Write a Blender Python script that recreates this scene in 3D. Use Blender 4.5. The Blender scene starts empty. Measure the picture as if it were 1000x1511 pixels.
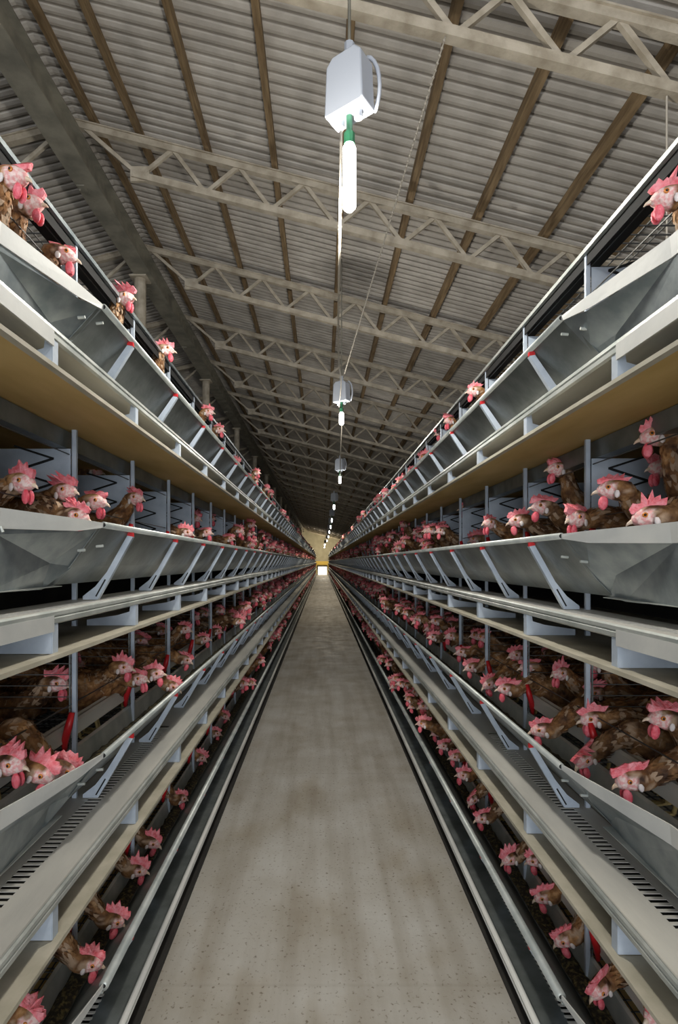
import bpy, math, random
from mathutils import Vector, Matrix, noise
random.seed(7)
C = bpy.context.scene.collection
PI = math.pi

# ------------------------------------------------------------------ camera, world, exposure
EYE = 1.72
cam_data = bpy.data.cameras.new('camera'); cam = bpy.data.objects.new('camera', cam_data); C.objects.link(cam)
cam.location = (0, 0, EYE); cam.rotation_euler = (PI/2, 0, 0)
cam_data.sensor_fit = 'VERTICAL'; cam_data.sensor_height = 36; cam_data.lens = 800/1511*36
cam_data.shift_x = 25/1511; cam_data.shift_y = 73/1511
cam_data.clip_start = .05; cam_data.clip_end = 300
bpy.context.scene.camera = cam
vs = bpy.context.scene.view_settings
bpy.context.scene.display_settings.display_device = 'sRGB'
vs.view_transform = 'Standard'; vs.look = 'None'; vs.gamma = 1; vs.use_curve_mapping = False
vs.exposure = 0.80
LAMP_W = 46; LAMP_COL = (1, .965, .88); TUBE_EMIT = 9
world = bpy.data.worlds.new('world'); bpy.context.scene.world = world; world.use_nodes = True
world.node_tree.nodes['Background'].inputs[0].default_value = (.86, .93, 1, 1)
world.node_tree.nodes['Background'].inputs[1].default_value = .8
FILL_W = 150          # added fill from behind the viewer, as if the barn end stood open
dl = bpy.data.lights.new('fill_light', 'AREA'); dl.shape = 'RECTANGLE'; dl.size = 5; dl.size_y = 3.6
dl.energy = FILL_W; dl.color = (.93, .96, 1)
dlo = bpy.data.objects.new('fill_light', dl); C.objects.link(dlo)
dlo.location = (0, -5.5, 2.3); dlo.rotation_euler = (PI/2, 0, 0)

# ------------------------------------------------------------------ materials
def mat(name, col, rough=.6, metal=0., col2=None, scale=8., bump=0., bscale=60., detail=6., stretch=(1, 1, 1), lo=.35, hi=.65, coat=0):
    m = bpy.data.materials.new(name); m.use_nodes = True
    nt = m.node_tree; b = nt.nodes['Principled BSDF']
    b.inputs['Roughness'].default_value = rough; b.inputs['Metallic'].default_value = metal
    b.inputs['Base Color'].default_value = (*col, 1)
    if coat: b.inputs['Coat Weight'].default_value = coat
    tc = nt.nodes.new('ShaderNodeTexCoord'); mp = nt.nodes.new('ShaderNodeMapping')
    mp.inputs['Scale'].default_value = stretch
    nt.links.new(tc.outputs['Object'], mp.inputs[0])
    if col2:
        n = nt.nodes.new('ShaderNodeTexNoise'); n.inputs['Scale'].default_value = scale; n.inputs['Detail'].default_value = detail
        r = nt.nodes.new('ShaderNodeValToRGB')
        r.color_ramp.elements[0].position = lo; r.color_ramp.elements[1].position = hi
        r.color_ramp.elements[0].color = (*col, 1); r.color_ramp.elements[1].color = (*col2, 1)
        nt.links.new(mp.outputs[0], n.inputs[0]); nt.links.new(n.outputs[0], r.inputs[0]); nt.links.new(r.outputs[0], b.inputs['Base Color'])
    if bump:
        n2 = nt.nodes.new('ShaderNodeTexNoise'); n2.inputs['Scale'].default_value = bscale; n2.inputs['Detail'].default_value = 4
        bp = nt.nodes.new('ShaderNodeBump'); bp.inputs['Strength'].default_value = bump; bp.inputs['Distance'].default_value = .01
        nt.links.new(mp.outputs[0], n2.inputs[0]); nt.links.new(n2.outputs[0], bp.inputs['Height']); nt.links.new(bp.outputs[0], b.inputs['Normal'])
    return m

M = {}
M['galv'] = mat('galvanised_steel', (.20, .235, .25), .36, .55, (.33, .365, .375), 14, .12, 40)
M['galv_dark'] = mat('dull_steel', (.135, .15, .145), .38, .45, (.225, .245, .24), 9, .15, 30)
M['plate'] = mat('grey_painted_steel', (.40, .46, .54), .5, .1, (.52, .58, .66), 12, .08)
M['shelf'] = mat('dusty_steel', (.44, .43, .40), .6, .1, (.66, .64, .58), 5, .1, 50, stretch=(1, .25, 1))
M['white_band'] = mat('pale_plastic', (.48, .49, .48), .55, 0, (.60, .60, .57), 6, .05)
M['rail'] = mat('pale_rail', (.38, .41, .39), .42, .4, (.55, .57, .54), 10, .1)
M['belt'] = mat('ochre_board', (.46, .30, .09), .7, 0, (.60, .41, .16), 7, .15, 30, stretch=(1, .3, 1))
M['belt_edge'] = mat('board_edge', (.38, .35, .27), .7, 0, (.50, .46, .37), 9, .1)
M['black'] = mat('black_wire', (.012, .012, .012), .9, 0)
M['wire'] = mat('cage_wire', (.10, .10, .095), .45, .6)
M['dark'] = mat('shade_dark', (.018, .017, .015), .9, 0, (.035, .032, .028), 5)  # near-black that paints in the unlit cage depth and grille gaps
M['red'] = mat('red_plastic', (.55, .015, .02), .4)
M['truss'] = mat('cream_painted_steel', (.33, .28, .21), .7, 0, (.50, .44, .35), 9, .3, 40)
M['girder'] = mat('grey_green_girder', (.17, .16, .13), .7, .1, (.29, .27, .215), 5, .3, 30)
M['timber'] = mat('brown_timber', (.15, .095, .045), .8, 0, (.29, .20, .105), 10, .4, 40, stretch=(4, .4, 4))
M['sheet'] = mat('corrugated_sheet', (.42, .385, .345), .85, 0, (.57, .53, .48), 3.5, .25, 50, stretch=(1, 1, 1))
M['wall'] = mat('pale_wall', (.55, .50, .34), .9, 0, (.66, .61, .44), 2)
M['sidewall'] = mat('side_wall', (.10, .095, .085), .9, 0, (.16, .15, .13), 2)
M['lampbody'] = mat('white_lamp_plastic', (.46, .49, .55), .4)
M['lampgreen'] = mat('green_lamp_collar', (.03, .16, .08), .35)
M['rope'] = mat('pale_rope', (.42, .38, .32), .9)
M['comb'] = mat('red_comb', (.78, .13, .16), .5, 0, (.90, .34, .38), 60, .5, 160)
M['wattle'] = mat('red_wattle', (.78, .08, .12), .45, 0, (.88, .22, .27), 60, .4, 160)
M['lobe'] = mat('white_earlobe', (.78, .70, .68), .6)
M['beak'] = mat('horn_beak', (.62, .45, .32), .4, 0, (.75, .62, .5), 60)
M['eye'] = mat('amber_eye', (.02, .008, .004), .15)
M['iris'] = mat('orange_iris', (.62, .22, .04), .3)
M['shank'] = mat('yellow_shank', (.55, .42, .18), .6)
M['yellow'] = mat('yellow_beam', (.70, .48, .08), .6)
M['door'] = mat('white_door', (.85, .85, .80), .6)
for c in (M['comb'], M['wattle'], M['lobe']):
    b = c.node_tree.nodes['Principled BSDF']; b.inputs['Subsurface Weight'].default_value = .15; b.inputs['Subsurface Radius'].default_value = (.01, .004, .003)

def emit(name, col, s):
    m = bpy.data.materials.new(name); m.use_nodes = True; b = m.node_tree.nodes['Principled BSDF']
    b.inputs['Base Color'].default_value = (.8, .8, .8, 1)
    b.inputs['Emission Color'].default_value = (*col, 1); b.inputs['Emission Strength'].default_value = s
    return m
M['tube'] = emit('lit_tube', (1, 1, .93), TUBE_EMIT)
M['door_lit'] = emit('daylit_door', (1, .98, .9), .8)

# floor
def floor_mat():
    m = bpy.data.materials.new('concrete'); m.use_nodes = True; nt = m.node_tree; b = nt.nodes['Principled BSDF']
    tc = nt.nodes.new('ShaderNodeTexCoord')
    def noi(s, d, st=(1, 1, 1)):
        mp = nt.nodes.new('ShaderNodeMapping'); mp.inputs['Scale'].default_value = st
        n = nt.nodes.new('ShaderNodeTexNoise'); n.inputs['Scale'].default_value = s; n.inputs['Detail'].default_value = d
        nt.links.new(tc.outputs['Object'], mp.inputs[0]); nt.links.new(mp.outputs[0], n.inputs[0]); return n
    def ramp(src, stops):
        r = nt.nodes.new('ShaderNodeValToRGB'); e = r.color_ramp.elements
        e[0].position, e[0].color = stops[0][0], (*stops[0][1], 1); e[1].position, e[1].color = stops[-1][0], (*stops[-1][1], 1)
        for p, c in stops[1:-1]:
            q = e.new(p); q.color = (*c, 1)
        nt.links.new(src, r.inputs[0]); return r
    def mix(a, bb, f, mode='MULTIPLY'):
        x = nt.nodes.new('ShaderNodeMix'); x.data_type = 'RGBA'; x.blend_type = mode; x.inputs[0].default_value = f
        nt.links.new(a, x.inputs[6]); nt.links.new(bb, x.inputs[7]); return x.outputs[2]
    base = ramp(noi(2.2, 8).outputs[0], [(.3, (.42, .385, .325)), (.5, (.50, .475, .43)), (.72, (.58, .565, .53))])
    spots = ramp(noi(2.6, 8, (1.2, .8, 1)).outputs[0], [(.30, (.66, .55, .38)), (.47, (1, 1, 1))])
    grit = ramp(noi(60, 4).outputs[0], [(.30, (.36, .31, .24)), (.40, (1, 1, 1))])
    streak = ramp(noi(1.6, 5, (5, .35, 1)).outputs[0], [(.36, (.80, .77, .73)), (.56, (1, 1, 1))])
    c = mix(base.outputs[0], spots.outputs[0], .38); c = mix(c, grit.outputs[0], .8); c = mix(c, streak.outputs[0], .9)
    # cast joints across the aisle
    sp = nt.nodes.new('ShaderNodeSeparateXYZ'); nt.links.new(tc.outputs['Object'], sp.inputs[0])
    mo = nt.nodes.new('ShaderNodeMath'); mo.operation = 'PINGPONG'; mo.inputs[1].default_value = 1.1; nt.links.new(sp.outputs[1], mo.inputs[0])
    jr = ramp(mo.outputs[0], [(.0, (.75, .72, .68)), (.012, (1, 1, 1))])
    c = mix(c, jr.outputs[0], .3)
    nt.links.new(c, b.inputs['Base Color'])
    rr = ramp(noi(4, 4).outputs[0], [(.3, (.45, .45, .45)), (.7, (.75, .75, .75))]); nt.links.new(rr.outputs[0], b.inputs['Roughness'])
    bp = nt.nodes.new('ShaderNodeBump'); bp.inputs['Strength'].default_value = .25; bp.inputs['Distance'].default_value = .004
    nt.links.new(noi(40, 6).outputs[0], bp.inputs['Height']); nt.links.new(bp.outputs[0], b.inputs['Normal'])
    return m
M['floor'] = floor_mat()

def feather_mat():
    m = bpy.data.materials.new('brown_feathers'); m.use_nodes = True; nt = m.node_tree; b = nt.nodes['Principled BSDF']
    b.inputs['Roughness'].default_value = .75
    tc = nt.nodes.new('ShaderNodeTexCoord'); oi = nt.nodes.new('ShaderNodeObjectInfo')
    n = nt.nodes.new('ShaderNodeTexNoise'); n.inputs['Scale'].default_value = 26; n.inputs['Detail'].default_value = 6
    nt.links.new(tc.outputs['Object'], n.inputs[0])
    r = nt.nodes.new('ShaderNodeValToRGB'); e = r.color_ramp.elements
    e[0].position, e[0].color = .30, (.045, .018, .008, 1); e[1].position, e[1].color = .74, (.50, .30, .15, 1)
    q = e.new(.45); q.color = (.15, .065, .022, 1); q = e.new(.58); q.color = (.27, .13, .045, 1)
    nt.links.new(n.outputs[0], r.inputs[0])
    hs = nt.nodes.new('ShaderNodeHueSaturation'); nt.links.new(r.outputs[0], hs.inputs['Color'])
    mr = nt.nodes.new('ShaderNodeMapRange'); mr.inputs[3].default_value = .65; mr.inputs[4].default_value = 1.45
    nt.links.new(oi.outputs['Random'], mr.inputs[0]); nt.links.new(mr.outputs[0], hs.inputs['Value'])
    at = nt.nodes.new('ShaderNodeAttribute'); at.attribute_name = 'skin'
    sp = nt.nodes.new('ShaderNodeSeparateColor'); nt.links.new(at.outputs['Color'], sp.inputs[0])
    mx = nt.nodes.new('ShaderNodeMix'); mx.data_type = 'RGBA'; mx.inputs[7].default_value = (.80, .36, .34, 1)
    fn = nt.nodes.new('ShaderNodeTexNoise'); fn.inputs['Scale'].default_value = 110; nt.links.new(tc.outputs['Object'], fn.inputs[0])
    fr = nt.nodes.new('ShaderNodeValToRGB'); fr.color_ramp.elements[0].position = .42; fr.color_ramp.elements[1].position = .58
    fr.color_ramp.elements[0].color = (.80, .38, .37, 1); fr.color_ramp.elements[1].color = (.86, .66, .62, 1)
    nt.links.new(fn.outputs[0], fr.inputs[0]); nt.links.new(fr.outputs[0], mx.inputs[7])
    nt.links.new(sp.outputs[0], mx.inputs[0]); nt.links.new(hs.outputs[0], mx.inputs[6])
    mx2 = nt.nodes.new('ShaderNodeMix'); mx2.data_type = 'RGBA'; mx2.inputs[7].default_value = (.42, .29, .19, 1)
    nt.links.new(sp.outputs[1], mx2.inputs[0]); nt.links.new(mx.outputs[2], mx2.inputs[6])
    nt.links.new(mx2.outputs[2], b.inputs['Base Color'])
    v = nt.nodes.new('ShaderNodeTexVoronoi'); v.inputs['Scale'].default_value = 75
    nt.links.new(tc.outputs['Object'], v.inputs[0])
    bp = nt.nodes.new('ShaderNodeBump'); bp.inputs['Strength'].default_value = .6; bp.inputs['Distance'].default_value = .006
    nt.links.new(v.outputs[0], bp.inputs['Height']); nt.links.new(bp.outputs[0], b.inputs['Normal'])
    return m
M['feather'] = feather_mat()

def feed_mat():
    m = mat('feed_mash', (.02, .017, .01), .9, 0, (.20, .16, .06), 70, 1., 60, lo=.48, hi=.72)
    return m
M['feed'] = feed_mat()

# ------------------------------------------------------------------ helpers
class MB:
    def __init__(s): s.v = []; s.f = []; s.m = []; s.mats = []
    def mi(s, k):
        if k not in s.mats: s.mats.append(k)
        return s.mats.index(k)
    def add(s, vs, fs, k):
        o = len(s.v); s.v += [tuple(p) for p in vs]; i = s.mi(k)
        for f in fs: s.f.append(tuple(o+j for j in f)); s.m.append(i)
    def box(s, lo, hi, k):
        (a, b, c), (d, e, f) = lo, hi
        vs = [(a,b,c),(d,b,c),(d,e,c),(a,e,c),(a,b,f),(d,b,f),(d,e,f),(a,e,f)]
        s.add(vs, [(0,3,2,1),(4,5,6,7),(0,1,5,4),(1,2,6,5),(2,3,7,6),(3,0,4,7)], k)
    def bar(s, p, q, w, h, k, up=(0, 0, 1)):
        p, q = Vector(p), Vector(q); d = (q-p).normalized(); up = Vector(up)
        sd = d.cross(up).normalized()*w/2; u = sd.cross(d).normalized()*h/2
        vs = []
        for c in (p, q): vs += [c-sd-u, c+sd-u, c+sd+u, c-sd+u]
        s.add(vs, [(0,3,2,1),(4,5,6,7),(0,1,5,4),(1,2,6,5),(2,3,7,6),(3,0,4,7)], k)
    def tube(s, pts, r, k, n=8, cap=True):
        pts = [Vector(p) for p in pts]; rs = r if isinstance(r, (list, tuple)) else [r]*len(pts); vs = []; fs = []
        ref = Vector((0, 0, 1))
        for i, p in enumerate(pts):
            d = (pts[min(i+1, len(pts)-1)]-pts[max(i-1, 0)]).normalized()
            if abs(d.dot(ref)) > .98: ref = Vector((1, 0, 0))
            a = d.cross(ref).normalized(); b = a.cross(d)
            for j in range(n):
                t = 2*PI*j/n; vs.append(p+(a*math.cos(t)+b*math.sin(t))*rs[i])
        for i in range(len(pts)-1):
            for j in range(n):
                fs.append((i*n+j, i*n+(j+1) % n, (i+1)*n+(j+1) % n, (i+1)*n+j))
        if cap:
            fs.append(tuple(range(n-1, -1, -1))); L = (len(pts)-1)*n; fs.append(tuple(range(L, L+n)))
        s.add(vs, fs, k)
    def prism(s, poly, y0, y1, k):           # polygon in XZ extruded along Y
        n = len(poly); vs = [(x, y0, z) for x, z in poly]+[(x, y1, z) for x, z in poly]
        fs = [tuple(range(n)), tuple(range(2*n-1, n-1, -1))]+[(i, n+i, n+(i+1) % n, (i+1) % n) for i in range(n)]
        s.add(vs, fs, k)
    def ell(s, c, r, k, n=8, m=6, R=None):
        vs = []; fs = []; c = Vector(c)
        for i in range(m+1):
            a = PI*i/m
            for j in range(n):
                t = 2*PI*j/n; p = Vector((r[0]*math.sin(a)*math.cos(t), r[1]*math.sin(a)*math.sin(t), r[2]*math.cos(a)))
                if R: p = R @ p
                vs.append(c+p)
        for i in range(m):
            for j in range(n): fs.append((i*n+j, (i+1)*n+j, (i+1)*n+(j+1) % n, i*n+(j+1) % n))
        s.add(vs, fs, k)
    def mesh(s, name, smooth=False):
        me = bpy.data.meshes.new(name); me.from_pydata(s.v, [], s.f)
        for k in s.mats: me.materials.append(M[k])
        me.polygons.foreach_set('material_index', s.m)
        if smooth: me.polygons.foreach_set('use_smooth', [True]*len(s.f))
        me.update(); return me
    def build(s, name, parent=None, smooth=False, solid=0, bevel=0):
        o = bpy.data.objects.new(name, s.mesh(name, smooth)); C.objects.link(o)
        if parent: o.parent = parent
        if solid:
            q = o.modifiers.new('solid', 'SOLIDIFY'); q.thickness = solid; q.offset = 0
        if bevel:
            q = o.modifiers.new('bevel', 'BEVEL'); q.width = bevel; q.segments = 2; q.limit_method = 'ANGLE'
        return o

def tag(o, label, cat, group=None, kind=None):
    o['label'] = label; o['category'] = cat
    if group: o['group'] = group
    if kind: o['kind'] = kind
    return o
def thing(name, label, cat, loc=(0, 0, 0), group=None):
    o = bpy.data.objects.new(name, None); C.objects.link(o); o.location = loc; o.empty_display_size = .1
    return tag(o, label, cat, group)
def struct(o): o['kind'] = 'structure'; return o
def inst(o, parent, loc, name=None):
    c = o.copy(); C.objects.link(c); c.parent = parent; c.location = loc
    if name: c.name = name
    return c

HALL = 69.0
# ------------------------------------------------------------------ the hall
fl = MB(); fl.add([(-8, -6, 0), (6, -6, 0), (6, HALL+1, 0), (-8, HALL+1, 0)], [(0, 1, 2, 3)], 'floor'); struct(fl.build('floor'))
RX, RZ, SL = -2.34, EYE+4.13, .256          # ridge
def chord_z(x): return RZ - SL*abs(x-RX)
w = MB(); w.box((-8.15, -6, 0), (-8, HALL, chord_z(-8)+.3), 'sidewall'); struct(w.build('wall_left'))
w = MB(); w.box((6, -6, 0), (6.15, HALL, chord_z(6)+.3), 'sidewall'); struct(w.build('wall_right'))
w = MB(); w.prism([(-8.15, 0), (6.15, 0), (6.15, chord_z(6.15)+.3), (RX, RZ+.3), (-8.15, chord_z(-8.15)+.3)], HALL, HALL+.15, 'wall'); struct(w.build('wall_back'))
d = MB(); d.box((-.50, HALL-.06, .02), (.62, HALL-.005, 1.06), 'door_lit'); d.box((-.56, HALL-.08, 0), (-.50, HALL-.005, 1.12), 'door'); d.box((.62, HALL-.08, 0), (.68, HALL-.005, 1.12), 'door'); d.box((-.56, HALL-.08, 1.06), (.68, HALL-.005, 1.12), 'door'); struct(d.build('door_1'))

# corrugated roof: broad pans, narrow raised grooves, running down the slope
def roof(name, x0, x1):
    m = MB(); P = .099; n = int((HALL+8)/P); vs = []; prof = [(0, 0), (.030, -.005), (.058, .0), (.064, .006), (.066, .08), (.092, .08), (.094, .006)]
    off = .048+.09+.004
    for i in range(n):
        y = -6+i*P
        for (a, b) in prof:
            for x in (x0, x1): vs.append((x, y+a, chord_z(x)+off+b))
    fs = [(2*i, 2*i+1, 2*i+3, 2*i+2) for i in range(len(vs)//2-1)]
    m.add(vs, fs, 'sheet'); o = m.build(name); struct(o)
    q = o.modifiers.new('solid', 'SOLIDIFY'); q.thickness = .006; q.offset = 0
roof('ceiling', RX-.0, 6.2); roof('ceiling_left', -8.2, RX+.0)

# timber purlins
pn = ['first', 'second', 'third', 'fourth', 'fifth', 'sixth', 'seventh', 'eighth', 'ninth', 'tenth', 'eleventh', 'twelfth', 'thirteenth', 'fourteenth', 'fifteenth', 'sixteenth', 'seventeenth', 'eighteenth', 'nineteenth', 'twentieth']
for i, k in enumerate(range(-3, 9)):
    x = .19+.635*k - (.07 if k == -3 else 0) + (0.0)
    if k == -3: x = -1.73
    if k == -3: pass
    m = MB(); z = chord_z(x)+.049
    m.prism([(x-.027, z+.008), (x+.027, z-.008), (x+.027, z+.078), (x-.027, z+.088)], -6, HALL-.02, 'timber')
    tag(m.build('roof_purlin'), 'brown timber roof purlin running lengthwise, %s to the right of the ridge girder' % pn[i+1], 'purlin')
m = MB(); x = -2.16; z = chord_z(x)+.049; m.prism([(x-.027, z+.008), (x+.027, z-.008), (x+.027, z+.078), (x-.027, z+.088)], -6, HALL-.02, 'timber')
tag(m.build('roof_purlin'), 'brown timber roof purlin running lengthwise close beside the ridge girder', 'purlin')
for i in range(4):
    x = RX-1.3-.635*i; m = MB(); z = chord_z(x)+.049
    m.prism([(x-.027, z-.008), (x+.027, z+.008), (x+.027, z+.088), (x-.027, z+.078)], -6, HALL-.02, 'timber')
    tag(m.build('roof_purlin'), 'timber roof purlin on the shaded left slope, %s to the left of the ridge girder' % pn[i], 'purlin')

# ridge girder on columns
g = thing('ridge_girder', 'long grey green steel girder under the ridge, upper left', 'girder', (RX, 0, 0))
m = MB(); gz = EYE+3.74
m.box((-.11, -6, gz), (.11, HALL-.02, gz+.015), 'girder'); m.box((-.015, -6, gz+.015), (.015, HALL-.02, gz+.29), 'girder'); m.box((-.08, -6, gz+.29), (.08, HALL-.02, gz+.305), 'girder')
m.build('beam', g)
m = MB(); y = 3.35
while y < 30:
    m.box((-.10, y, gz-.012), (-.02, y+.10, gz), 'girder'); m.tube([(-.085, y+.05, gz-.03), (-.085, y+.05, gz)], .012, 'girder', 6)
    y += 2.03
m.build('splice_plate', g)
ty = [3.10+2.03*i for i in range(32)]
for i, k in enumerate(range(2, 32, 2)):
    c = thing('steel_column', ('round steel column under the ridge girder, %s from the camera' % ['nearest', 'second', 'third', 'fourth'][i]) if i < 4 else 'distant round steel column in the dark far end', 'column', (RX-.06, ty[k], 0), None if i < 4 else 'distant columns')
    m = MB(); m.tube([(0, 0, .0), (0, 0, gz-.02)], .075, 'truss', 16); m.build('shaft', c, smooth=False)
    m = MB(); m.box((-.11, -.11, gz-.02), (.11, .11, gz), 'truss'); m.build('cap_plate', c)

# trusses
TD = .33
def member(m, p, q, w, h): m.bar(p, q, w, h, 'truss')
def web_nodes(sgn):
    out = []; x = .62; k = 0
    while x < 7.6: out.append(x); x += .31
    return out
def truss(y, lab, grp, detail):
    t = thing('roof_truss', lab, 'roof truss', (RX, y, 0), grp)
    zt = lambda s: RZ - SL*s; zb = lambda s: RZ - SL*s - TD
    for sg, L in ((1, 8.3), (-1, 5.6)):
        m = MB(); m.bar((0, 0, zt(0)), (sg*L, 0, zt(L)), .06, .055, 'truss'); m.bar((0, 0, zt(0)+.034), (sg*L, 0, zt(L)+.034), .09, .012, 'truss')
        if detail: m.build('top_chord', t)
        b = MB(); b.bar((sg*.55, 0, zb(.55)), (sg*L, 0, zb(L)), .06, .062, 'truss')
        if detail: b.build('bottom_chord', t)
        webs = []
        webs.append(((sg*.08, 0, zt(.08)), (sg*.62, 0, zb(.62))))
        s = .62; up = True
        while s < L-.32:
            a = (sg*s, 0, (zb if up else zt)(s)); c = (sg*(s+.31), 0, (zt if up else zb)(s+.31)); webs.append((a, c)); s += .31; up = not up
        al = MB()
        for a, c in webs:
            q = MB(); q.bar(a, c, .03, .035, 'truss'); 
            if detail: q.build('web_member', t)
            else: al.bar(a, c, .03, .035, 'truss')
        if detail:
            q = MB(); q.box((sg*.62-.09, -.012, zb(.62)-.05), (sg*.62+.09, .012, zb(.62)+.09), 'truss'); q.build('gusset_plate', t)
        else:
            m.v, m.f, m.m, m.mats = m.v, m.f, m.m, m.mats
            m.build('top_chord', t); b.build('bottom_chord', t); al.build('web_lattice', t)
    return t
tl = ['nearest cream lattice roof truss, crossing the upper right corner', 'second cream lattice roof truss, crossing behind the lit nearest tube lamp',
      'third cream lattice roof truss, starting at the nearest steel column', 'fourth cream lattice roof truss from the camera', 'fifth cream lattice roof truss, at the second steel column', 'sixth cream lattice roof truss from the camera', 'seventh cream lattice roof truss, at the third steel column', 'eighth cream lattice roof truss from the camera']
for i, y in enumerate(ty):
    truss(y, tl[i] if i < 8 else 'distant dim lattice roof truss towards the end wall', None if i < 8 else 'distant roof trusses', i < 8)

# ------------------------------------------------------------------ cage racks
TZ = [.126, .837, 1.55, 2.261]               # egg shelf lip per tier
LO = [.224, .238, .250, .224]                # trough lip above it
TN = ['bottom', 'lower', 'middle', 'top']
MODY = [1.35+.6*k for k in range(113)]
YE = 68.6; Y0 = .35
class Side:
    def __init__(s, left): s.l = left; s.name = 'left' if left else 'right'; s.dz = .035 if left else 0
    def x(s, x): return -(x-.065) if s.l else x
def ribbon(m, S, secs, k, bz):               # secs: list of (y, [(x,z)...])
    vs = []; n = len(secs[0][1])
    for y, pr in secs:
        for x, z in pr: vs.append((S.x(x), y, bz+z))
    fs = []
    for i in range(len(secs)-1):
        for j in range(n-1):
            q = (i*n+j, i*n+j+1, (i+1)*n+j+1, (i+1)*n+j)
            fs.append(q if not S.l else q[::-1])
    m.add(vs, fs, k)
def pbox(m, S, x0, x1, y0, y1, z0, z1, k):
    a, b = sorted((S.x(x0), S.x(x1))); m.box((a, y0, z0), (b, y1, z1), k)
def pprism(m, S, poly, y0, y1, k):
    p = [(S.x(x), z) for x, z in poly]
    if S.l: p = p[::-1]
    m.prism(p, y0, y1, k)
NI = 100
for S in (Side(False), Side(True)):
    side = S.name; dz = S.dz
    # frame -------------------------------------------------
    rack = thing('cage_rack', 'long four tier hen cage rack along the %s side of the aisle' % side, 'cage rack', (S.x(1.0), 0, 0))
    ox = S.x(1.0)
    def P(o, lx=0, y=0, z=0):
        o.parent = rack; o.location = (lx, y, z); return o
    def wbuild(m, name, par=rack, **kw):      # mesh given in world coordinates, child of the rack
        o = m.build(name, par, **kw); o.location = (-ox, 0, 0); return o
    topz = EYE+1.115+dz
    m = MB(); pbox(m, S, .949, .964, -.0, .012, 0, topz, 'plate'); pbox(m, S, .962, .965, 0, .04, 0, topz, 'plate')
    post0 = None
    for y in MODY[:NI]:
        if post0 is None: post0 = wbuild(m, 'post'); post0.location = (-ox, y, 0)
        else: inst(post0, rack, (-ox, y, 0), 'post')
    mm = MB()
    for y in MODY[NI:]: pbox(mm, S, .949, .964, y, y+.012, 0, topz, 'plate')
    o = wbuild(mm, 'post'); o['kind'] = 'stuff'
    # top rail, top flange coloured black to paint in its shadow, top mesh
    m = MB(); pbox(m, S, .937, .951, .3, YE, topz-.012, topz+.004, 'galv' if S.l else 'rail'); wbuild(m, 'top_rail')
    m = MB(); pbox(m, S, .952, 1.05, .3, YE, topz-.002, topz+.002, 'black'); pbox(m, S, .952, .956, .3, YE, topz-.05, topz, 'black'); wbuild(m, 'top_flange')
    m = MB(); y = .4
    while y < 26:
        m.bar((S.x(1.05), y, topz), (S.x(1.62), y, topz), .004, .004, 'wire'); y += .05
    for i in range(9): m.bar((S.x(1.08+.065*i), .3, topz+.004), (S.x(1.08+.065*i), YE, topz+.004), .004, .004, 'wire')
    wbuild(m, 'top_mesh')
    m = MB(); y = .4
    bz = TZ[3]+dz
    while y < 26:
        m.bar((S.x(1.62), y, bz), (S.x(1.62), y, topz), .003, .003, 'wire'); y += .05
    for i in range(6): m.bar((S.x(1.62), .3, bz+.1*i), (S.x(1.62), YE, bz+.1*i), .003, .003, 'wire')
    wbuild(m, 'back_mesh')
    m = MB(); pbox(m, S, 1.62, 1.63, .3, YE, .05, TZ[3]+dz-.02, 'dark'); wbuild(m, 'back_shade_panel')  # added dark panel, paints the darkness deep inside the cages
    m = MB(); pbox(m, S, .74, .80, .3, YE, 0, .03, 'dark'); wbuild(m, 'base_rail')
    for t in range(4):
        z = TZ[t]+dz; nz = (TZ[t+1]+dz) if t < 3 else topz+.115
        # partition plates with zigzag wire
        m = MB()
        if t >= 2: pbox(m, S, .97, 1.60, .002, .005, z+.08, nz-.17, 'plate')
        else:
            for i in range(12): m.bar((S.x(.97), .003, z+.08+.04*i), (S.x(1.6), .003, z+.08+.04*i), .003, .003, 'wire')
            pbox(m, S, .97, .976, .002, .005, z+.08, nz-.17, 'galv_dark')
        zz = [((1.03 if i % 2 else 1.17), z+.55-.045*i) for i in range(8)]
        for lift in ((0,) if t >= 2 else ()):
            for a, b in zip(zz, zz[1:]): m.bar((S.x(a[0]), -.002, a[1]+lift), (S.x(b[0]), -.002, b[1]+lift), .007, .007, 'black', up=(0, 1, 0))
        p0 = None
        for y in MODY[:NI]:
            if p0 is None: p0 = wbuild(m, 'partition_plate'); p0.location = (-ox, y, 0)
            else: inst(p0, rack, (-ox, y, 0), 'partition_plate')
        # red curved tabs on the partitions
        m = MB(); pts = [(S.x(.985), -.012, z+.17), (S.x(.98), -.02, z+.21), (S.x(.965), -.026, z+.26), (S.x(.955), -.02, z+.31)]
        m.tube(pts, [.008, .013, .014, .010], 'red', 8)
        r0 = None
        for j, y in enumerate(MODY[1:16]):
            if t == 3: break
            if r0 is None: r0 = wbuild(m, 'red_tab', smooth=True); r0.location = (-ox, y, 0)
            else: inst(r0, rack, (-ox, y, 0), 'red_tab')
        # front cage rails and wires
        m = MB()
        ribbon(m, S, [(yy, [(.985, .20), (.99, .245), (1.0, .252), (1.02, .245), (1.03, .25), (1.045, .238), (1.05, .20)]) for yy in (Y0, YE)], 'shelf', z); wbuild(m, 'front_sill', solid=.002)
        m = MB()
        for h in ((.33, .52) if t < 3 else (.33, .43, .53)): m.bar((S.x(.975), Y0, z+h), (S.x(.975), YE, z+h), .0035, .0035, 'wire')
        wbuild(m, 'front_wire')
        m = MB()
        for i in range(20): m.bar((S.x(1.06+.03*i), Y0, z+.06+.0), (S.x(1.06+.03*i), YE, z+.06), .004, .004, 'wire')
        yy = .4
        while yy < 8: m.bar((S.x(1.05), yy, z+.057), (S.x(1.61), yy, z+.057), .004, .004, 'wire'); yy += .05
        wbuild(m, 'cage_floor')
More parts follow.
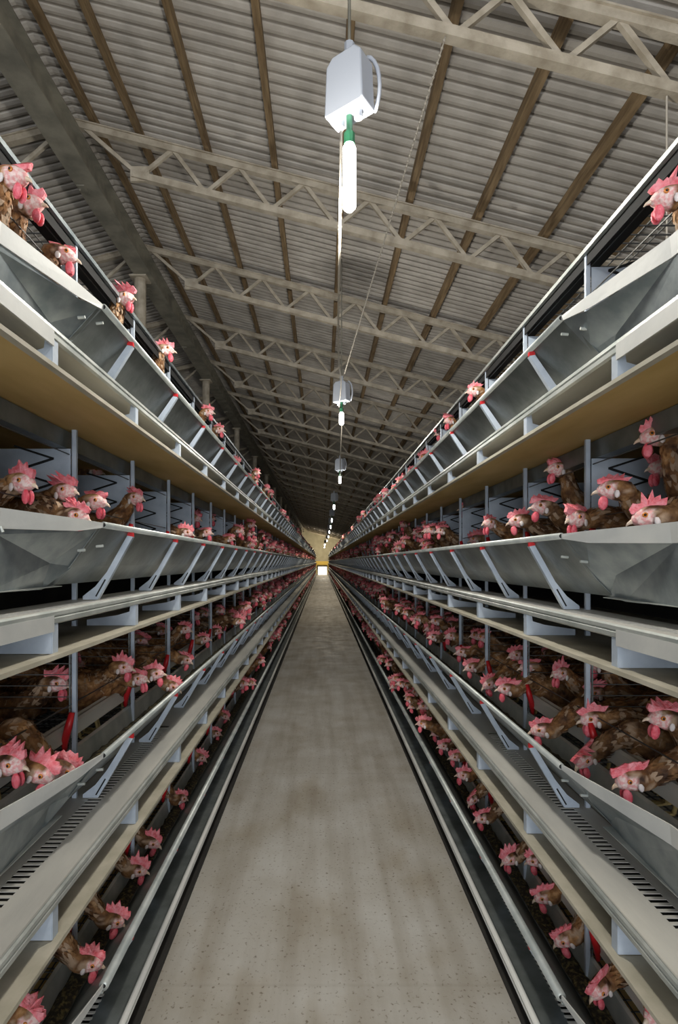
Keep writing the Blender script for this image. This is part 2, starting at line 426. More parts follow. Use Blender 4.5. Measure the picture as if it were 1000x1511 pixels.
        # beam beneath the floor above
        if t < 3:
            m = MB(); pbox(m, S, .985, 1.0, Y0, YE, nz-.165, nz-.105, 'galv_dark'); pbox(m, S, .985, 1.035, Y0, YE, nz-.168, nz-.164, 'galv_dark'); wbuild(m, 'ceiling_beam')
        # manure belt board ---------------------------------
        bb = thing('manure_belt', 'ochre droppings board under the %s tier of the %s rack' % (TN[t], side), 'droppings belt', (S.x(.735), 0, z-.1))
        if t > 0:
            m = MB(); pbox(m, S, .725, 1.6, Y0, YE, z-.102, z-.099, 'belt'); pbox(m, S, .735, 1.6, Y0, YE, z-.099, z-.097, 'belt_edge'); o = m.build('board', bb); o.location = (-S.x(.735), 0, -(z-.1))
            m = MB(); pbox(m, S, .715, .735, Y0, YE, z-.105, z-.094, 'belt_edge'); o = m.build('edge_strip', bb); o.location = (-S.x(.735), 0, -(z-.1))
        else:
            m = MB(); pbox(m, S, .76, 1.6, Y0, YE, z-.06, z-.055, 'belt'); o = m.build('board', bb); o.location = (-S.x(.735), 0, -(z-.1))
        # egg shelf -----------------------------------------
        es = thing('egg_shelf', 'dusty grey egg shelf with a ribbed lip on the %s tier of the %s rack' % (TN[t], side), 'egg shelf', (S.x(.735), 0, z))
        def B(m, name, par, **kw):
            o = m.build(name, par, **kw); o.location = (-par.location.x, 0, 0 if False else -par.location.z); return o
        m = MB()
        ribbon(m, S, [(yy, [(.735, .006), (.742, .0), (.76, -.006), (.855, -.006)]) for yy in (Y0, YE)], 'shelf' if t else 'galv_dark', z)  # bottom tray takes the darker steel to paint in the shade there
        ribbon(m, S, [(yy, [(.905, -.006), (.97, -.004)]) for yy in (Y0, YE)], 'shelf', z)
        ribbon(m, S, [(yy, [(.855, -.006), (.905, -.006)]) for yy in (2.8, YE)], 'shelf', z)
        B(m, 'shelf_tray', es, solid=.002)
        if t == 0:
            m = MB()
            for (lx, lz) in ((.733, .014), (.741, -.022)): m.tube([(S.x(lx), Y0, z+lz), (S.x(lx), YE, z+lz)], .0115, 'shelf', 8); 
            B(m, 'ribbed_lip', es, smooth=True)
        m = MB(); ribbon(m, S, [(yy, [(.742, .010), (.738, .012), (.734, .008), (.733, .0), (.737, -.004), (.733, -.008), (.733, -.018), (.74, -.022)]) for yy in (Y0, YE)], 'rail', z)
        B(m, 'shelf_lip', es, solid=.002)
        m = MB(); y = .5
        while y < 2.8: pbox(m, S, .851, .909, y, y+.011, z-.007, z-.005, 'shelf'); y += .025
        B(m, 'slotted_grille', es)
        m = MB(); pbox(m, S, .84, .95, Y0, 2.8, z-.05, z-.047, 'dark'); B(m, 'grille_shade_strip', es)  # added dark strip so the gaps in the grille look unlit
        if t > 0:
            m = MB(); pbox(m, S, .731, .736, Y0, 1.35 if t > 1 else .8, z-.04, z-.0, 'white_band'); B(m, 'fascia', es)
            poly = [(.737, z-.008), (.752, z-.008), (.757, z-.045), (.80, z-.058), (.91, z-.074), (.91, z-.095), (.737, z-.095)]
            m = MB(); pprism(m, S, poly, -.0015, .0015, 'plate'); pbox(m, S, .7355, .739, 0, .028, z-.095, z-.008, 'plate')
            b0 = None
            for y in MODY[:NI]:
                if b0 is None: b0 = B(m, 'shelf_bracket', es); b0.location = (-S.x(.735), y, -z)
                else: inst(b0, es, (-S.x(.735), y, -z), 'shelf_bracket')
        # feed trough ---------------------------------------
        L = LO[t]
        ft = thing('feed_trough', 'grey steel feed trough with rolled lip along the %s tier of the %s rack' % (TN[t], side), 'feed trough', (S.x(.75), 0, z))
        YL = 1.705
        m = MB(); pts = []
        m.tube([(S.x(.752), YL, z+L), (S.x(.752), YE, z+L)], .0105 if t else .0155, 'rail', 12)
        m.tube([(S.x(.752), YL-.001, z+L), (S.x(.752), YL+.01, z+L)], .007, 'black', 12)
        B(m, 'rolled_lip', ft, smooth=True)
        bot = [(.905, .062), (.935, .062), (.955, .09), (.965, .165), (.975, .172)]
        m = MB()
        ribbon(m, S, [(yy, [(.757, L-.004), (.848, .120), (.905, .062)]) for yy in (YL-.02, YE)], 'galv_dark', z)
        B(m, 'trough_wall', ft, solid=.002)
        m = MB(); ribbon(m, S, [(yy, bot) for yy in (YL-.02, YE)], 'rail', z); ribbon(m, S, [(yy, [(.873, .058)]+bot[1:]) for yy in (Y0, YL-.02)], 'rail', z); B(m, 'trough_back', ft, solid=.002)
        # flared near section: pale band and folded hopper faces
        s0 = (YL+.02, [(.750, L+.006), (.750, L-.006)]); s1 = (1.58, [(.775, L+.010), (.780, L-.026)]); s2 = (1.30, [(.835, L+.014), (.840, L-.036)]); s3 = (1.05, [(.84, L+.014), (.845, L-.036)]); s4 = (Y0, [(.84, L+.014), (.845, L-.036)])
        m = MB(); ribbon(m, S, [s4, s3, s2, s1, s0], 'white_band', z); B(m, 'flared_band', ft, solid=.004)
        f0 = (YL, [(.757, L-.006), (.848, .120), (.905, .062)]); f1 = (1.60, [(.780, L-.026), (.868, .13), (.895, .052)])
        f2 = (1.30, [(.842, L-.036), (.846, L-.05), (.875, .058)]); f4 = (Y0, [(.847, L-.036), (.850, L-.05), (.875, .058)])
        m = MB(); ribbon(m, S, [f4, f2, f1, f0], 'galv', z); B(m, 'hopper_face', ft, solid=.002)
        for (bx, by, bz_) in ((.80, 1.655, .17), (.775, 1.73, .185)):
            m = MB(); m.tube([(S.x(bx-.012), by, z+bz_), (S.x(bx+.01), by, z+bz_-.002)], .0045, 'rail', 6)
            B(m, 'bolt', ft)
        # diagonal straps
        m = MB()
        pprism(m, S, [(.746, z+L-.026), (.764, z+L-.020), (.838, z+.098), (.880, z+.045), (.925, z+.01), (.925, z-.002), (.872, z-.002)], -.001, .001, 'plate')
        a = Vector((S.x(.746), 0, z+L-.026)); b = Vector((S.x(.872), 0, z-.002)); mid_ = S.x(.762)-S.x(.75)
        m.bar(a+Vector((0, .009, 0)), b+Vector((0, .009, 0)), .018, .002, 'plate', up=(1, 0, .5) if not S.l else (-1, 0, .5))
        p1 = a.lerp(b, .68)+Vector((mid_, -.0015, .0)); p2 = a.lerp(b, .95)+Vector((mid_, -.0015, .0))
        m.bar(p1, p2, .005, .001, 'black', up=(0, 1, 0))
        cp = MB(); pprism(cp, S, [(.744, z+L-.026), (.744, z+L-.012), (.764, z+L-.008), (.766, z+L-.022)], -.002, .010, 'red')
        st = None
        for j, y in enumerate(MODY[1:NI+1]):
            if st is None: st = s_ = B(m, 'trough_strap', ft); st.location = (-S.x(.75), y, -z)
            else: s_ = inst(st, ft, (-S.x(.75), y, -z), 'trough_strap')
            if j == 0: c0 = cp.build('red_cap', st)
            elif j < 10: inst(c0, s_, (0, 0, 0), 'red_cap')
        # feed
        m = MB(); vs = []; fs = []; ny = 700; nx = 5
        for i in range(ny+1):
            y = Y0+.1+ (YE-Y0-.2)*(i/ny)**2.2
            for j in range(nx+1):
                xx = .889+.063*j/nx; h = .112+ .012*noise.noise(Vector((xx*30, y*22, t))) - .01*abs(j-nx/2)/2
                if j in (0,): h += .0
                vs.append((S.x(xx), y, z+h))
        n1 = nx+1
        for i in range(ny):
            for j in range(nx):
                q = (i*n1+j, i*n1+j+1, (i+1)*n1+j+1, (i+1)*n1+j); fs.append(q if not S.l else q[::-1])
        m.add(vs, fs, 'feed'); tag(m.build('feed_mash', smooth=True), 'dark feed mash lying in the %s trough of the %s rack' % (TN[t], side), 'feed', kind='stuff')

# ------------------------------------------------------------------ lamps, cable, rope
def lamp(x, y, zc, lab, grp=None, near=True, rot=.62, power=1., tl=.28):
    t = thing('tube_lamp', lab, 'lamp', (x, y, zc), grp); t.rotation_euler = (0, 0, rot)
    m = MB(); m.prism([(-.088, -.12), (.088, -.12), (.095, -.11), (.085, .09), (.055, .12), (-.055, .12), (-.085, .09), (-.095, -.11)], -.05, .05, 'lampbody'); m.build('housing', t, bevel=.012 if near else 0)
    m = MB(); m.tube([(0, -.0, .12), (0, 0, .185)], .022, 'lampbody', 10); m.build('top_socket', t)
    m = MB(); pts = [(.06+.05*math.sin(a), .045+.02*math.sin(a), .0+.13*math.cos(a)) for a in [i*PI*.8/8 for i in range(9)]]; m.tube(pts, .009, 'lampbody', 8); m.build('loop_conduit', t, smooth=True)
    for gx in (-.045, .045):
        m = MB(); m.tube([(gx, 0, -.12), (gx, 0, -.15)], .018, 'lampbody', 8); m.build('cable_gland', t)
    m = MB(); m.tube([(.0, 0, -.12), (.0, 0, -.20)], .014, 'lampgreen', 10); m.tube([(.0, 0, -.195), (.0, 0, -.24)], .024, 'lampgreen', 10)
    m.build('green_collar', t)
    m = MB(); m.tube([(0, 0, -.24), (0, 0, -.255), (0, 0, -.24-tl+.015), (0, 0, -.24-tl)], [.018, .028, .028, .014], 'tube', 12); m.build('lit_tube', t, smooth=True)
    m = MB(); m.tube([(0, 0, .185), (0, 0, chord_z(x)+.10-zc)], .007 if near else .005, 'girder', 6); m.build('hanging_rod', t)
    L = bpy.data.lights.new('lamp_light', 'SPOT' if 12 < y < 60 else 'POINT')
    if 12 < y < 60: L.spot_size = 2.75; L.spot_blend = .5
    L.energy = LAMP_W*power; L.color = LAMP_COL if y < 12 else (1, .88, .68); L.shadow_soft_size = .06
    o = bpy.data.objects.new('lamp_light', L); C.objects.link(o); o.parent = t; o.location = (0, -.10, -.60)
    return t
LV = [(40, 698), (29, 250), (26, 140), (20, 95), (15, 72), (14, 61), (13, 54), (10, 43), (8, 37), (5, 30)]
LP = [(.115, 2.29), (.23, 6.4), (.37, 11.2), (.37, 16.8), (.40, 22.2), (.42, 26.5), (.42, 31), (.43, 37), (.40, 44), (.3, 54)]
ln = ['nearest white boxed tube lamp hanging over the aisle, glowing brightly', 'second hanging tube lamp along the aisle, much smaller', 'third hanging tube lamp along the aisle', 'fourth hanging tube lamp along the aisle']
for i, (x, y) in enumerate(LP):
    lamp(x, y, EYE+2.0, ln[i] if i < 4 else 'tiny distant tube lamp glowing over the far aisle', None if i < 4 else 'distant tube lamps', i < 2, -.62, [1.15, .6, .4, .8, 1.1, 1.2, 1.2, 1.3, 1.4, 1.4][i], .28 if i == 0 else .15)
lamp(.3, 64.5, EYE+2.0, 'farthest tube lamp, added before the end wall to light it', None, False, -.62, 5, .15)  # extra strong lamp added to brighten the end wall
lamp(.1, -2.3, EYE+2.0, 'tube lamp hanging behind the viewer', None, False)

m = MB(); pts = []
ctrl = [(.08, 2.27, EYE+1.80), (.075, 2.29, EYE+1.35), (.09, 3.0, EYE+1.36), (.13, 4.2, EYE+1.55), (.19, 5.4, EYE+1.78), (.20, 6.38, EYE+1.82)]
def smoothpath(cp, n=6):
    cp = [Vector(c) for c in cp]; out = []
    for i in range(len(cp)-1):
        p0 = cp[max(i-1, 0)]; p1 = cp[i]; p2 = cp[i+1]; p3 = cp[min(i+2, len(cp)-1)]
        for k in range(n):
            t = k/n; out.append(.5*((2*p1)+(p2-p0)*t+(2*p0-5*p1+4*p2-p3)*t*t+(3*p1-p0-3*p2+p3)*t**3))
    out.append(cp[-1]); return out
m.tube(smoothpath(ctrl), .006, 'rope', 6); tag(m.build('power_cable', smooth=True), 'sagging grey power cable from the nearest lamp to the second lamp', 'cable')
m = MB(); m.tube(smoothpath([(.24, 6.38, EYE+1.78), (.27, 8, EYE+1.5), (.33, 9.8, EYE+1.62), (.37, 11.15, EYE+1.78)]), .006, 'rope', 6)
tag(m.build('power_cable', smooth=True), 'sagging grey power cable from the second lamp to the third lamp', 'cable')
m = MB(); p, q = Vector((.70, 3.08, EYE+2.98)), Vector((.25, 6.4, EYE+2.17)); m.tube([p, q], .0055, 'rope', 5)
for i in range(90): 
    c = p.lerp(q, (i+.5)/90); m.ell(c, (.010, .013, .008), 'rope', 5, 4)
tag(m.build('twisted_rope'), 'pale twisted rope slanting from the nearest truss to the second lamp', 'rope')
m = MB(); m.tube([(1.97, 3.1, EYE+2.66), (1.97, 3.1, EYE+1.12)], .006, 'rope', 5); tag(m.build('hanger_wire'), 'thin rusty hanger wire below the nearest truss, top right', 'wire')
m = MB(); m.tube([(-.765, 1.30, 1.79), (-.770, 1.30, 1.803), (-.779, 1.30, 1.808), (-.785, 1.30, 1.800), (-.783, 1.30, 1.77), (-.800, 1.30, 1.735)], .0035, 'rail', 6); tag(m.build('wire_hook'), 'bent wire hook hanging over the near left edge of the middle feed trough', 'hook')
m = MB(); m.box((-1.0, HALL-1.2, 1.30), (1.05, HALL-1.1, 1.75), 'yellow'); m.box((-.74, HALL-1.2, 0), (-.66, HALL-1.1, 1.3), 'yellow'); m.box((.70, HALL-1.2, 0), (.78, HALL-1.1, 1.3), 'yellow')
tag(m.build('cross_conveyor'), 'yellow cross conveyor frame before the end wall, above the white door', 'conveyor')

# ------------------------------------------------------------------ hens
def cat(P, n):
    out = []
    for i in range(len(P)-1):
        p0 = P[max(i-1, 0)]; p1 = P[i]; p2 = P[i+1]; p3 = P[min(i+2, len(P)-1)]
        for k in range(n):
            t = k/n; out.append([.5*((2*b)+(c-a)*t+(2*a-5*b+4*c-d)*t*t+(3*b-a-3*c+d)*t**3) for a, b, c, d in zip(p0, p1, p2, p3)])
    out.append(list(P[-1])); return out
def hen_geo(hx, hz, yaw, pitch, lod, rnd, hy=0., comb_s=1., flop=0., body_only=False):
    """facing +X. head centre at (hx,hy,hz). Returns dict part-> MB"""
    R = Matrix.Rotation(yaw, 3, 'Z') @ Matrix.Rotation(-pitch, 3, 'Y'); H = Vector((hx, hy, hz)); F = R @ Vector((1, 0, 0)); U = R @ Vector((0, 0, 1)); Sd = R @ Vector((0, 1, 0))
    lift = max(0, hz-.36)*.55; sc = 1.30
    nb = Vector((.115, 0, .245+lift)); back = H-F*.028*sc-U*.008
    mid = nb.lerp(back, .5)+Vector((.012 if hz > .28 else -.01, 0, .018 if hz < .28 else 0))
    P = [(-.235, 0, .285, .010, .020), (-.20, 0, .27, .030, .035), (-.15, 0, .24, .062, .060), (-.09, 0, .212+lift*.2, .084, .080), (-.02, 0, .20+lift*.5, .092, .092), (.045, 0, .205+lift*.8, .083, .088),
         (.085, 0, .222+lift, .064, .072), (*nb, .047, .055), (*nb.lerp(mid, .55), .037, .043), (*mid, .031, .036), (*mid.lerp(back, .6), .026, .029), (*back, .023*sc, .025*sc), (*(H-F*.002), .021*sc, .024*sc), (*(H+F*.018*sc-U*.002), .0165*sc, .018*sc), (*(H+F*.030*sc-U*.006), .009*sc, .0095*sc), (*(H+F*.034*sc-U*.007), .002, .002)]
    sub = {2: 3, 1: 2, 0: 1}[lod]; n = {2: 16, 1: 10, 0: 6}[lod]
    if lod == 0: P = [P[i] for i in (0, 2, 4, 6, 7, 9, 11, 12, 13, 15)]
    Q = cat([list(p) for p in P], sub)
    b = MB(); vs = []; fs = []; face = []; pale = []
    E = H+F*.008
    for i, q in enumerate(Q):
        p = Vector(q[:3]); a = Vector(Q[max(i-1, 0)][:3]); c = Vector(Q[min(i+1, len(Q)-1)][:3]); d = (c-a).normalized()
        s = d.cross(Vector((0, 0, 1)));
        if s.length < .15: s = Sd.copy()*-1
        s.normalize(); u = s.cross(d).normalized(); hd = i > len(Q)*.72
        if hd: s = (s*.35 - Sd*.65).normalized() if s.dot(Sd) < 0 else (s*.35+Sd*.65).normalized(); u = s.cross(d).normalized()
        for j in range(n):
            t = 2*PI*j/n; rw, rh = max(q[3], .001), max(q[4], .001)
            jit = 1 + (0 if hd else (.10 if lod else .05)*noise.noise(Vector((p.x*30+rnd*7, t*2.2, p.z*30))))
            v = p+(s*math.cos(t)*rw+u*math.sin(t)*rh)*jit; vs.append(v)
            dd = (v-E).length; loc = v-E
            f = 1 if (dd < .026*sc and (U.dot(loc) < .016)) or F.dot(loc) > .010 else 0
            face.append(f); pale.append(1. if (not f and i > len(Q)*.45 and noise.noise(v*45+Vector((rnd, 0, 0))) > .25) else max(0, min(1, (.14-v.z)*8)) if i < len(Q)*.5 else 0)
    for i in range(len(Q)-1):
        for j in range(n): fs.append((i*n+j, i*n+(j+1) % n, (i+1)*n+(j+1) % n, (i+1)*n+j))
    fs.append(tuple(range(n))); fs.append(tuple(range(len(vs)-1, len(vs)-n-1, -1)))
    b.add(vs, fs, 'feather')
    # lifted feather tips
    if lod >= 1:
        rr = random.Random(int(rnd*1000)); last = int(len(Q)*.70)
        step = 1
        for i in range(2, last, step):
            for j in range(n):
                if lod == 1 and (i+j) % 2: continue
                v = vs[i*n+j]; p = Vector(Q[i][:3]); nv = (v-p).normalized(); tail = (Vector(Q[max(i-2, 0)][:3])-p).normalized()
                L = (.026 if i < len(Q)*.45 else .017)*rr.uniform(.8, 1.4); W = .008 if i > len(Q)*.45 else .013
                side_ = nv.cross(tail).normalized()*W; tip = v+tail*L+nv*rr.uniform(.003, .010)+side_*rr.uniform(-.5, .5)
                o = len(b.v); b.v += [tuple(v-side_+nv*.001), tuple(v+side_+nv*.001), tuple(tip+side_*.5), tuple(tip-side_*.5), tuple(tip+tail*.006)]
                b.f += [(o, o+1, o+2, o+3), (o+3, o+2, o+4)]; b.m += [0, 0]
                pl = rr.random() < .16
                face += [0]*5; pale += [(.9 if pl else pale[i*n+j])]*5
        # wings and tail fan
        for sy in (-1, 1):
            for k in range(9 if lod == 2 else 5):
                a0 = Vector((.05-.028*k, sy*.088, .235-.006*k+lift*.5)); a1 = a0+Vector((-.11, -sy*.02, -.005+.004*k)); w2 = Vector((0, sy*.004, .017))
                o = len(b.v); b.v += [tuple(a0-w2), tuple(a0+w2), tuple(a1+w2*.7), tuple(a1-w2*.7), tuple(a1+Vector((-.02, 0, 0)))]
                b.f += [(o, o+1, o+2, o+3), (o+3, o+2, o+4)]; b.m += [0, 0]; face += [0]*5; pale += [.25 if k % 3 == 0 else 0]*5
        for k in range(7):
            a0 = Vector((-.18, (k-3)*.008, .27)); a1 = a0+Vector((-.10, (k-3)*.012, .06-.006*abs(k-3))); w2 = Vector((0, .006, .012))
            o = len(b.v); b.v += [tuple(a0-w2), tuple(a0+w2), tuple(a1+w2), tuple(a1-w2)]; b.f += [(o, o+1, o+2, o+3)]; b.m += [0]; face += [0]*4; pale += [.3]*4
    parts = {'body': b}
    def X(x, y, z): return H+(F*x+Sd*y+U*z)*sc
    # comb: serrated thick blade
    c = MB(); s = comb_s
    out = [(.030, .010), (.034, .020), (.030, .029), (.026, .024), (.021, .041), (.014, .029), (.007, .050), (.000, .034), (-.010, .051), (-.014, .034), (-.026, .044), (-.026, .029), (-.039, .030), (-.034, .020), (-.022, .014), (.0, .017), (.018, .012)]
    if lod: 
        rc = random.Random(int(rnd*977)); out = [(x+rc.uniform(-.003, .003), z+(rc.uniform(-.012, .006) if z > .036 else rc.uniform(-.002, .004))) for x, z in out]
    if lod == 0: out = [(.032, .010), (.028, .034), (.004, .050), (-.030, .042), (-.036, .022), (0, .014)]
    nn = len(out)
    def bend(x, z, w): 
        zz = max(0, z-.018)*s; a = flop*min(1, zz/.04)*1.3
        return X(x*s*.95, w+math.sin(a)*zz, .018+(zz*math.cos(a) if z > .018 else z-.018))
    vs = [bend(x, z, .0045 if z < .03 else .002) for x, z in out]+[bend(x, z, -.0045 if z < .03 else -.002) for x, z in out]
    cen = [bend(0, .022, .007), bend(0, .022, -.007)]
    vs += cen; fs = []
    for i in range(nn):
        k = (i+1) % nn; fs += [(i, k, 2*nn), (nn+k, nn+i, 2*nn+1), (i, nn+i, nn+k, k)]
    c.add(vs, fs, 'comb'); parts['comb'] = c
    k = MB(); k.tube([X(.024, 0, -.003), X(.033, 0, -.005), X(.040, 0, -.008), X(.045, 0, -.013)], [.0085, .007, .0042, .0012], 'beak', 6 if lod < 2 else 10); parts['beak'] = k
    for nm, yy in (('wattle', .007), ('wattle.', -.007)):
        k = MB(); k.ell(X(.018, yy, -.032*1.0), (.011*sc, .005*sc, .017*sc), 'wattle', 8 if lod else 5, 6 if lod else 4, R); parts[nm] = k
    for nm, yy in (('earlobe', .021), ('earlobe.', -.021)):
        k = MB(); k.ell(X(-.010, yy, -.012), (.007*sc, .003*sc, .010*sc), 'lobe', 6, 4, R); parts[nm] = k
    for nm, yy in (('eye', .0195), ('eye.', -.0195)):
        k = MB(); k.ell(X(.009, yy*.97, .004), (.0056*sc, .0026*sc, .0056*sc), 'iris', 10, 6, R); k.ell(X(.009, yy*1.05, .004), (.003*sc, .0024*sc, .003*sc), 'eye', 8, 6, R); parts[nm] = k
    for nm, yy in (('leg', .04), ('leg.', -.04)):
        k = MB(); k.tube([(.01, yy, .15), (.0, yy, .09), (.015, yy, .012)], [.016, .008, .007], 'shank', 6)
        for da in (-.5, 0, .5): k.tube([(.015, yy, .010), (.015+.045*math.cos(da), yy+.045*math.sin(da), .005)], [.006, .003], 'shank', 5)
        parts[nm] = k
    return parts, face, pale
def setattr_mask(me, face, pale):
    a = me.color_attributes.new('skin', 'FLOAT_COLOR', 'POINT'); n = len(me.vertices); d = [0.]*(4*n)
    for i in range(min(n, len(face))): d[4*i] = face[i]; d[4*i+1] = pale[i]; d[4*i+3] = 1
    a.data.foreach_set('color', d)
PARTS = ['comb', 'beak', 'wattle', 'wattle.', 'earlobe', 'earlobe.', 'eye', 'eye.', 'leg', 'leg.']
def merged(parts, face, pale, name):
    m = MB(); b = parts['body']; m.mats = ['feather']; m.v = list(b.v); m.f = list(b.f); m.m = list(b.m)
    for k in PARTS:
        q = parts[k]; m.add(q.v, q.f, q.mats[0])
    me = m.mesh(name, True); setattr_mask(me, face, pale); return me

ORD = ['nearest'] + pn[1:]
# near hens in world coordinates: (side, tier, head x in rack section, head y, head z above the eye line, yaw, pitch, flop, pose word)
RAW = {
 ('right', 3): [(985, 292, .93, 0), (700, 577, .9, 0)],
 ('right', 2): [(967, 643, 1.0, 0), (975, 690, 1.12, .5), (903, 722, .90, -.35), (958, 762, .88, 0), (822, 692, .97, 0), (850, 765, .88, .2), (800, 748, .90, 0), (765, 768, .88, -.2), (722, 772, .88, .1), (686, 750, 1.0, 0), (652, 783, .87, 0)],
 ('right', 1): [(979, 1060, 1.02, 0), (930, 1150, .89, 0), (862, 1118, .90, .4), (874, 1060, .97, -.2), (876, 1022, 1.15, .3), (799, 1076, .86, -.1), (826, 993, 1.05, 0), (762, 966, 1.04, -.3), (780, 984, 1.0, 0), (748, 1016, .87, 0), (722, 1008, .88, .2), (696, 984, .88, 0), (682, 962, .90, 0), (664, 938, .92, .2), (640, 940, .86, 0)],
 ('right', 0): [(968, 1494, .96, 0), (884, 1456, .90, .3), (833, 1384, .90, 0), (803, 1322, .93, .2), (790, 1268, .97, 0), (752, 1266, .88, .1), (712, 1206, .86, 0), (697, 1178, .86, .3), (684, 1143, .87, 0), (672, 1116, .88, 0), (655, 1100, .86, 0)],
 ('left', 3): [(20, 262, .88, 0), (44, 302, .95, .3), (93, 376, .93, 0), (185, 440, .92, 0), (245, 516, .92, 0), (307, 608, .90, 0), (323, 634, .90, .3)],
 ('left', 2): [(33, 712, .95, 0), (96, 725, .93, -.3), (141, 740, .90, .2), (112, 762, .85, 0), (200, 735, .93, 0), (138, 694, 1.25, 0), (304, 786, .90, 0), (274, 786, .88, .3), (338, 795, .90, 0)],
 ('left', 1): [(16, 1127, .93, .2), (60, 1140, .88, -.4), (95, 1135, .86, .3), (84, 1008, 1.05, 0), (182, 984, .95, 0), (206, 1001, .90, 0), (228, 994, .86, .2), (273, 973, .90, -.1), (273, 928, .98, 0), (301, 943, .92, .2), (320, 931, .93, 0), (255, 1012, .84, 0)],
 ('left', 0): [(40, 1500, .93, 0), (133, 1419, .86, .2), (168, 1357, .87, 0), (203, 1288, .90, -.1), (224, 1242, .90, 0), (266, 1185, .90, .3), (296, 1120, .93, 0), (318, 1082, .93, 0), (332, 1059, .94, .2)],
}
SIDES = {'right': Side(False), 'left': Side(True)}
near_y = {}
poses = ['peering out', 'with a tall comb', 'with a floppy comb', 'stretching her neck']
count = 0
for (sn, t), lst in RAW.items():
    S = SIDES[sn]; ent = []
    for (px, py, hxr, yaw) in lst:
        X = S.x(hxr); Y = 800*X/(px-475); Z = EYE+(828-py)*Y/800; ent.append((Y, hxr, Z, yaw))
    ent.sort()
    near_y[(sn, t)] = ent[-1][0]
    for i, (Y, hxr, Z, yaw) in enumerate(ent):
        rr = random.Random(hash((t, i, S.l)) & 0xffff)
        fz = TZ[t]+S.dz+.062; hz = Z-fz
        hz = max(.10, min(.56, hz))
        reach = rr.uniform(.19, .25) if hz > .17 else .24
        if hz < .36: reach = max(reach, .27 - .2*max(0, hz-.2))
        yb = rr.uniform(-.35, .35)
        flop = rr.choice([0, 0, .5, -.7, .3, 1.0]); pitch = rr.uniform(-.15, .1) if hz > .2 else rr.uniform(-.6, -.2)
        fac = (PI if not S.l else 0)
        rotz = fac + yb + (.0)
        hyaw = rr.uniform(-.45, .45)+yaw
        parts, face, pale = hen_geo(reach, hz, hyaw-yb, pitch, 2, rr.random()*10, 0, rr.uniform(.95, 1.3), flop)
        bx = X_ = S.x(hxr) - reach*math.cos(rotz); by = Y - reach*math.sin(rotz)
        word = poses[2] if abs(flop) > .6 else (poses[3] if hz < .27 else (poses[0] if i % 2 else poses[1]))
        lab = 'brown hen %s, %s tier of the %s rack, %s there' % (word, TN[t], sn, ('nearest' if i == 0 else ORD[i]+' nearest'))
        h = thing('hen', lab, 'hen', (bx, by, fz), 'hens near the camera')
        h.rotation_euler = (0, 0, rotz)
        me = parts['body'].mesh('hen_body', True); setattr_mask(me, face, pale); o = bpy.data.objects.new('body', me); C.objects.link(o); o.parent = h
        for k in PARTS: parts[k].build(k.strip('.'), h, smooth=k != 'comb')
        count += 1

for (sn, t) in RAW:
    if t == 3: continue
    S = SIDES[sn]
    for q in range(3):
        rr = random.Random(t*31+q*7+S.l*101); hz = rr.uniform(.24, .44)
        parts, face, pale = hen_geo(.22, hz, rr.uniform(-.6, .6), rr.uniform(-.3, .1), 2, rr.random()*10, 0, rr.uniform(.95, 1.2), rr.choice([0, .5, -.5]))
        h = thing('hen', 'brown hen deep inside the %s tier of the %s rack, %s behind the front birds' % (TN[t], sn, ['first', 'second', 'third'][q]), 'hen', (S.x(1.36), [1.75, 2.3, 2.95][q]+rr.uniform(-.1, .1)+(.2 if t == 0 else 0), TZ[t]+S.dz+.062), 'hens near the camera')
        h.rotation_euler = (0, 0, (PI if not S.l else 0)+rr.choice([-1.2, -.8, .9, 1.3, 2.6]))
        me = parts['body'].mesh('hen_body', True); setattr_mask(me, face, pale); o = bpy.data.objects.new('body', me); C.objects.link(o); o.parent = h
        for k in PARTS: parts[k].build(k.strip('.'), h, smooth=k != 'comb')
        count += 1
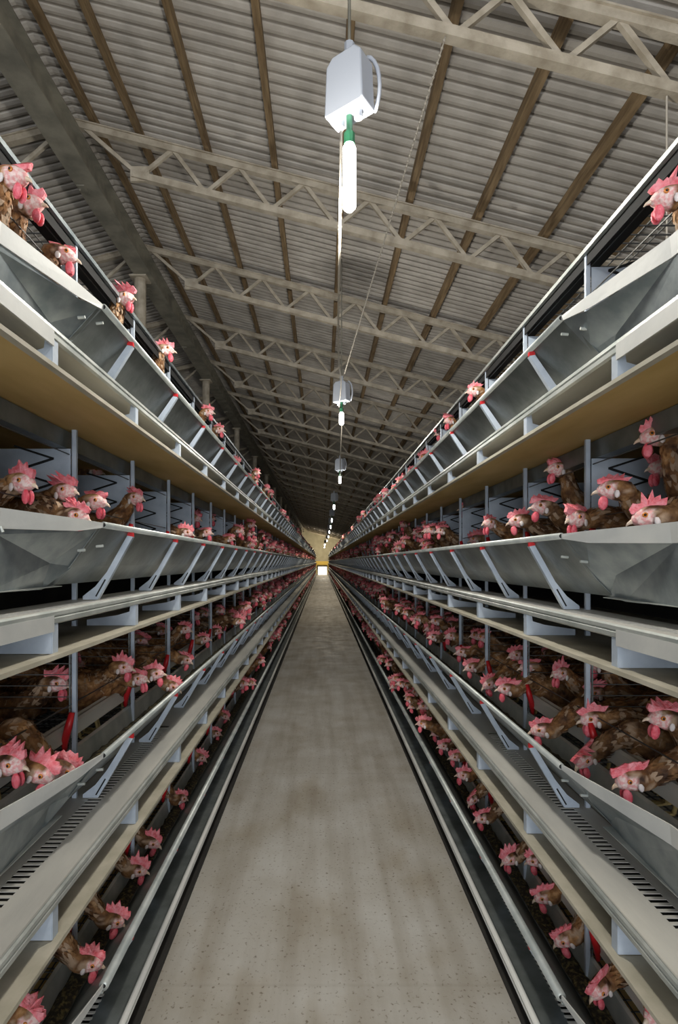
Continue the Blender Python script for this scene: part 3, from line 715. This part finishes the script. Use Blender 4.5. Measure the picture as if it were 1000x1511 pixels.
# middle distance hens: single meshes, copied
vari = []
for i in range(14):
    rr = random.Random(i+50); hz = [.42, .34, .30, .38, .24, .46, .36, .28, .32, .40, .2, .44, .33, .37][i]
    parts, face, pale = hen_geo(rr.uniform(.20, .26), hz, rr.uniform(-.6, .6), rr.uniform(-.3, .1), 1, rr.random()*10, 0, rr.uniform(.95, 1.3), rr.choice([0, .5, -.6, .2]))
    vari.append(merged(parts, face, pale, 'hen'))
cand = []
DENS = {3: 1.1, 2: 4.2, 1: 4.4, 0: 3.2}
def ymin(sn, t): return near_y[(sn, t)]+.15
for sn in ('right', 'left'):
    for t in range(4):
        y = ymin(sn, t)
        while y < 60:
            y += random.expovariate(1)*(.6/DENS[t])*.6 + .6/DENS[t]*.4
            cand.append((y, sn, t, 0))
        y = 2.9
        while t < 3 and y < 45:
            y += random.uniform(.22, .5); cand.append((y, sn, t, .2))
cand.sort(); indiv = cand[:300-count]; rest = cand[300-count:]
rz = []
for (y, sn, t, dx) in indiv:
    S = SIDES[sn]; o = bpy.data.objects.new('hen', random.choice(vari if t > 1 else [vari[q] for q in (1, 2, 4, 7, 8, 10, 12)])); C.objects.link(o)
    sc = random.uniform(.97, 1.12)
    o.location = (S.x(1.13+dx-[.10, .05, .02, 0][t]+random.uniform(-.05, .12)), y, TZ[t]+S.dz+.062); o.rotation_euler = (0, 0, (PI if not S.l else 0)+random.uniform(-.5, .5)); o.scale = (sc, sc, sc)
    tag(o, 'small brown hen further down the aisle in the %s tier of the %s rack' % (TN[t], sn), 'hen', 'hens further down the %s %s tier' % (sn, TN[t]))
# hens standing inside behind the front ones, out to the near end
inner = []
low = []
for i in range(5):
    rr = random.Random(i+90); parts, face, pale = hen_geo(.22, [.4, .3, .35, .26, .44][i], rr.uniform(-.5, .5), -.1, 0, rr.random()*10, 0, 1.3, 0); low.append((parts, face, pale))
m = MB(); fa = []; pa = []
for (y, sn, t, dx) in rest:
    S = SIDES[sn]; parts, f, p = random.choice(low); R = Matrix.Rotation((PI if not S.l else 0)+random.uniform(-.5, .5), 3, 'Z'); T = Vector((S.x(1.13+dx-[.10, .05, .02, 0][t]+random.uniform(-.05, .12)), y, TZ[t]+S.dz+.062))
    for k in ['body', 'comb', 'wattle', 'earlobe', 'earlobe.', 'beak']:
        q = parts[k]; n0 = len(m.v); m.add([R @ Vector(v)+T for v in q.v], q.f, q.mats[0])
        if k == 'body': fa += f; pa += p
        else: fa += [0]*len(q.v); pa += [0]*len(q.v)
me = m.mesh('distant_hens', True); setattr_mask(me, fa, pa); o = bpy.data.objects.new('distant_hens', me); C.objects.link(o)
tag(o, 'countless tiny brown hens lining both racks towards the far end', 'hens', kind='stuff')
